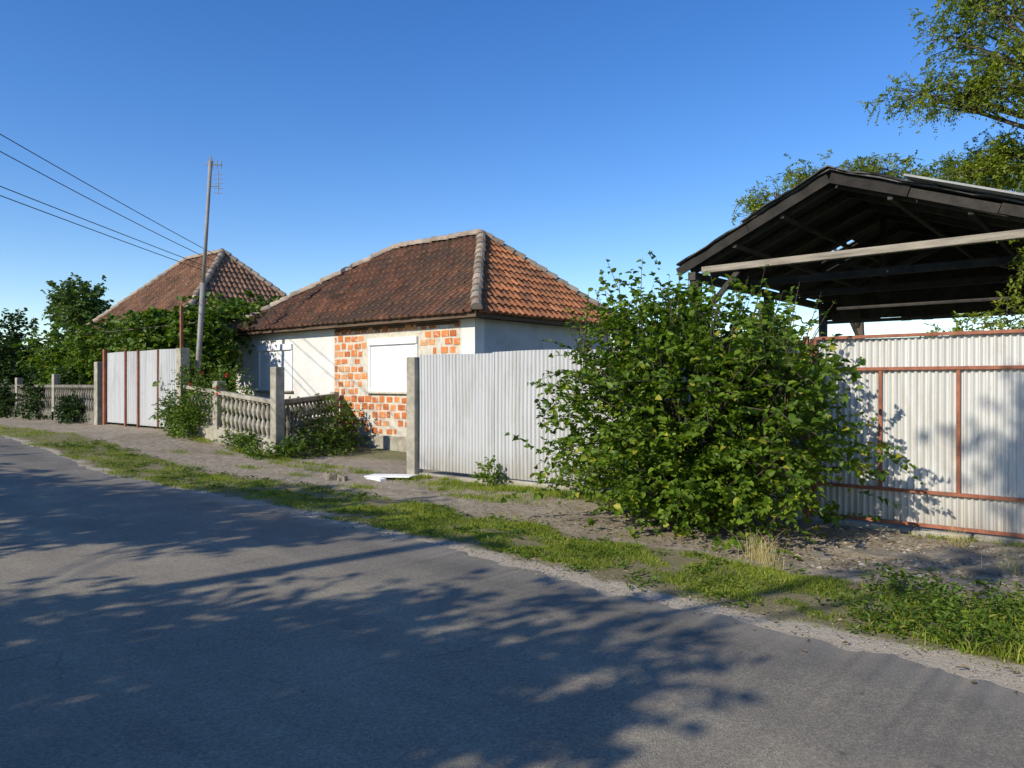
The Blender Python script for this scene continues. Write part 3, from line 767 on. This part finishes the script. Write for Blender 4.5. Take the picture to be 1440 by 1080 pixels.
for y in (.8,1.9,3.0): mb.tube([(-21,y,3.22),(-9.4,y,3.22)],.02,6)
for _ in range(20):
    x=random.uniform(-20,-10); mb.tube([(x,1.2,.3),(x+.2,1.1,1.6),(x-.3,1.6,2.9),(x+1,2.2,3.3)],[.03,.022,.018,.01],6)
mb.obj('frame_and_canes',M['bark'],vine)
par=empty('roadside_shrub')
foliage('leaves',[((-15.2,-.2,.85),(.7,.3,.45),110),((-18.6,-.1,1.1),(.8,.4,.7),140),((-21.6,-.2,1.0),(1.1,.4,.7),180),((-24.5,-.2,1.3),(1.3,.5,1.0),220)],9,.11,M['leaf_dark'],par,tl=.35,wr=.7,lump=.6)

par=empty('climbing_rose_bush')
cl=[((-8.2,.1,1.15),(.65,.45,.9),230),((-7.3,.25,1.45),(.9,.4,.5),220),((-7.9,-.25,.75),(.7,.35,.5),190),((-6.4,.4,1.2),(.6,.3,.35),90),((-8.9,-.1,.9),(.4,.25,.6),90)]
foliage('leaves',cl,10,.08,M['leaf_vine'],par,tl=.38,wr=.6,lump=.6)
P=[]
for _ in range(6):
    c=(random.uniform(-7.9,-6.3),random.uniform(-.25,.15),random.uniform(1.35,1.9))
    for _ in range(8): P.append([v+random.gauss(0,.014) for v in c])
P=np.array(P); leaves('roses',P,rdir(len(P)),rdir(len(P)),.045,.04,M['rose'],par)
mb=MB()
for _ in range(16):
    a=random.uniform(-8.5,-6.5); mb.tube([(-7.9,.2,.2),((a-7.9)/2,.2,1.0),(a,.15,random.uniform(1.2,2.1))],[.012,.009,.004],5)
mb.obj('stems',M['bark'],par)
par=empty('garden_plants')
cl=[((-6.0,.5,.65),(1.2,.3,.6),260),((-5.2,.9,.6),(.6,.5,.6),150),((-5.1,1.9,.7),(.4,.6,.7),130),((-4.1,.15,.2),(.35,.35,.26),80),((-4.2,1.2,.28),(.4,.9,.4),170),((-4.5,-.3,.12),(.6,.25,.15),60),((-5.6,-.12,.35),(1.0,.1,.22),80),((-5.0,2.3,.5),(.6,.3,.6),110)]
foliage('leaves',cl,9,.075,M['leaf_vine'],par,tl=.28,wr=.6,lump=.5)
par=empty('small_fence_plant')
foliage('leaves',[((2.0,-.25,.22),(.3,.2,.2),40),((3.7,-.4,.25),(.4,.3,.3),60)],8,.06,M['leaf_bush'],par,tl=.22)

tree('garden_tree',(-23.6,.6,.4),(-23.6,.6,2.0),[((-23.6,.6,3.1),(1.3,1.1,1.3),260),((-24.4,.8,2.2),(1.4,1.0,1.4),240),((-22.3,.5,1.7),(.8,.7,1.0),160),((-22.9,-.1,1.2),(1.0,.6,.8),160)],.12,M['leaf_dark'],per=9,lsize=.15,tl=.45,inner=.3)
tree('distant_tree',(-39,8.6,.4),(-39,8.6,5),[((-39,8.6,6.6),(1.7,1.6,1.3),330),((-40.3,8.8,5.9),(1.2,1.3,1.2),180),((-37.8,8.6,5.6),(1.1,1.2,1.1),160)],.2,M['leaf_far'],per=9,lsize=.22,tl=.6)
clf=[]
for _ in range(34):
    x=random.uniform(-75,-26); y=random.uniform(10,30); clf.append(((x,y,2.4),(3.2,2.2,random.uniform(1.8,2.8)),110))
for _ in range(26):
    x=random.uniform(-15,70); y=random.uniform(45,70); clf.append(((x,y,2.4),(4,2.5,random.uniform(2,3.2)),100))
foliage('distant_trees',clf,7,.42,M['leaf_far'],None,tl=.9,inner=.6)

def acacia(name,base,top,clusters,r0,frond=.26,per=16,ls=.05,kf=5):
    par=empty(name); mb=MB(); limbs(mb,base,top,clusters,r0,9); 
    A=[[],[],[],[]]
    for i,(c,r,n) in enumerate(clusters):
        P,d=shell_twigs(c,r,n,.5,i*2.7,.1)
        for k in range(kf):
            D=d*.5+np.array([0,0,-.1])+rng.normal(0,.7,d.shape)
            q=twig_leaves(P+rng.normal(0,.07,P.shape),D,frond*(.7+.6*rng.random(len(P))),per,ls,.35)
            for m_ in range(4): A[m_].append(q[m_])
        for p,dd in zip(P[::2],d[::2]):
            mb.tube([tuple(p-dd*.5*np.array(r)),tuple(p)],[.014,.005],4)
    P,D,Nn,sz=[np.concatenate(a_) for a_ in A]
    mb.obj('trunk_and_limbs',M['bark'],par,smooth=True)
    leaves('foliage',P,D,Nn,sz,sz*.5,M['leaf_acacia'],par,fold=.1)
acacia('acacia_tree',(11.2,6.6,0),(10.6,6.4,5.2),
   [((7.9,6.4,8.3),(.75,.7,.65),62),((7.2,6.4,7.8),(.6,.6,.4),34),((6.6,6.6,7.0),(.7,.6,.3),34),((7.3,6.5,6.8),(.7,.6,.35),46),((7.9,6.4,7.2),(.7,.7,.5),60),((8.4,6.7,9.1),(.9,.8,.5),60),((7.4,6.3,8.5),(.5,.5,.35),28),((8.1,6.2,6.6),(.6,.6,.35),44),
    ((7.9,7.2,5.75),(.75,.7,.45),70),((7.2,7.5,5.6),(.6,.6,.3),38),((8.5,7.2,5.4),(.7,.6,.35),50),((9.4,7.0,7.8),(1.2,1.0,1.4),60)],.17,ls=.058)
acacia('acacia_tree',(4.4,10.8,0),(4.4,10.5,4.2),
   [((1.95,9.9,6.15),(.5,.5,.25),24),((2.5,10.0,6.45),(.45,.4,.22),18),((3.25,10.0,6.75),(.6,.5,.28),32),((3.9,10.0,6.5),(.5,.5,.3),24),((4.65,10.0,6.75),(.65,.6,.33),36),((5.3,10,6.55),(.6,.5,.3),28),((5.85,10,6.25),(.6,.5,.35),30),((6.6,10,6.25),(.7,.6,.4),40),((7.3,9.6,6.0),(.8,.7,.4),44)],.14,ls=.06)
acacia('elder_shrub',(8.9,2.6,0),(8.8,2.5,1.8),[((8.5,2.0,2.35),(.5,.4,.35),22),((8.7,2.0,3.0),(.4,.3,.4),14),((8.0,2.3,2.25),(.45,.3,.2),14)],.03,frond=.3,ls=.055)

# trees across the road, behind the viewer, whose shadows fall on the asphalt
tree('roadside_tree',(4.2,-15.2,0),(4.6,-14.8,2.6),[((5.1,-13.8,4.3),(1.6,1.4,1.0),300),((3.9,-14.1,3.9),(1.3,1.2,.9),210),((5.9,-13.7,3.6),(1.2,1.1,.9),200),((6.1,-14.0,4.8),(.9,.8,.6),90),((3.0,-14.6,4.2),(1.0,1.0,.7),110),((5.2,-15.2,3.4),(1.4,1.0,.8),200),((6.2,-15.0,3.2),(.9,.8,.7),100),((7.0,-12.6,8.6),(.6,.5,.4),60),((6.6,-15.6,8.7),(.8,.8,.5),40)],.14,M['leaf_vine'],per=10,lsize=.15,tl=.6,inner=.2,lump=.65)
tree('roadside_tree',(-1.6,-13.9,0),(-1.8,-13.7,3.2),[((-2.0,-13.5,5.3),(1.6,1.2,.9),280),((-.2,-13.6,5.1),(1.4,1.0,.7),220),((1.2,-13.2,5.5),(1.1,.8,.5),120),((-3.8,-13.6,5.0),(1.5,1.2,.8),240),((-5.6,-13.8,5.2),(1.2,1.0,.7),160),((-1.0,-12.8,6.0),(1.6,.9,.4),150)],.2,M['leaf_vine'],per=10,lsize=.15,tl=.6,inner=.2,lump=.6)
tree('roadside_tree',(-10.5,-14.5,0),(-10.5,-14.3,3.2),[((-10.5,-14.2,5.2),(2.0,1.5,1.1),200),((-12.6,-14.2,4.6),(1.6,1.2,1.0),150),((-8.0,-14,5.0),(1.3,1.1,.8),130)],.2,M['leaf_vine'],per=10,lsize=.14,tl=.6,inner=.25,lump=.6)

# ------------------------------------------------------------------ light, sky, camera
EL=math.radians(31); Sd=Vector((-.161,-.987,0)).normalized()
sd=Vector((Sd.x*math.cos(EL),Sd.y*math.cos(EL),math.sin(EL)))
L=bpy.data.lights.new('sun','SUN'); L.energy=5.0; L.angle=math.radians(.5); L.color=(1,.94,.80)
so=bpy.data.objects.new('sun',L); scene.collection.objects.link(so); so.rotation_euler=sd.to_track_quat('Z','Y').to_euler(); so.location=(0,-30,30)
w=bpy.data.worlds.new('World'); scene.world=w; w.use_nodes=True; t=w.node_tree
sky=t.nodes.new('ShaderNodeTexSky'); sky.sky_type='NISHITA'; sky.sun_disc=False; sky.sun_elevation=EL; sky.sun_rotation=math.atan2(Sd.x,Sd.y)
sky.ozone_density=2.5; sky.air_density=1.0; sky.dust_density=.1; sky.altitude=0
hs=t.nodes.new('ShaderNodeHueSaturation'); hs.inputs['Saturation'].default_value=1.33; hs.inputs['Value'].default_value=1.33; hs.inputs['Hue'].default_value=.513
t.links.new(sky.outputs[0],hs.inputs['Color'])
bg=t.nodes['Background']; bg.inputs[1].default_value=.135; t.links.new(hs.outputs[0],bg.inputs[0])
cam=bpy.data.cameras.new('camera'); cam.sensor_width=36; cam.lens=26.5; cam.clip_end=3000; cam.clip_start=.05
c=bpy.data.objects.new('camera',cam); scene.collection.objects.link(c); c.location=(9.84,-9.03,1.6); c.rotation_euler=(math.radians(90),0,math.radians(40.17))
scene.camera=c
scene.view_settings.view_transform='Standard'; scene.view_settings.look='None'; scene.view_settings.exposure=0
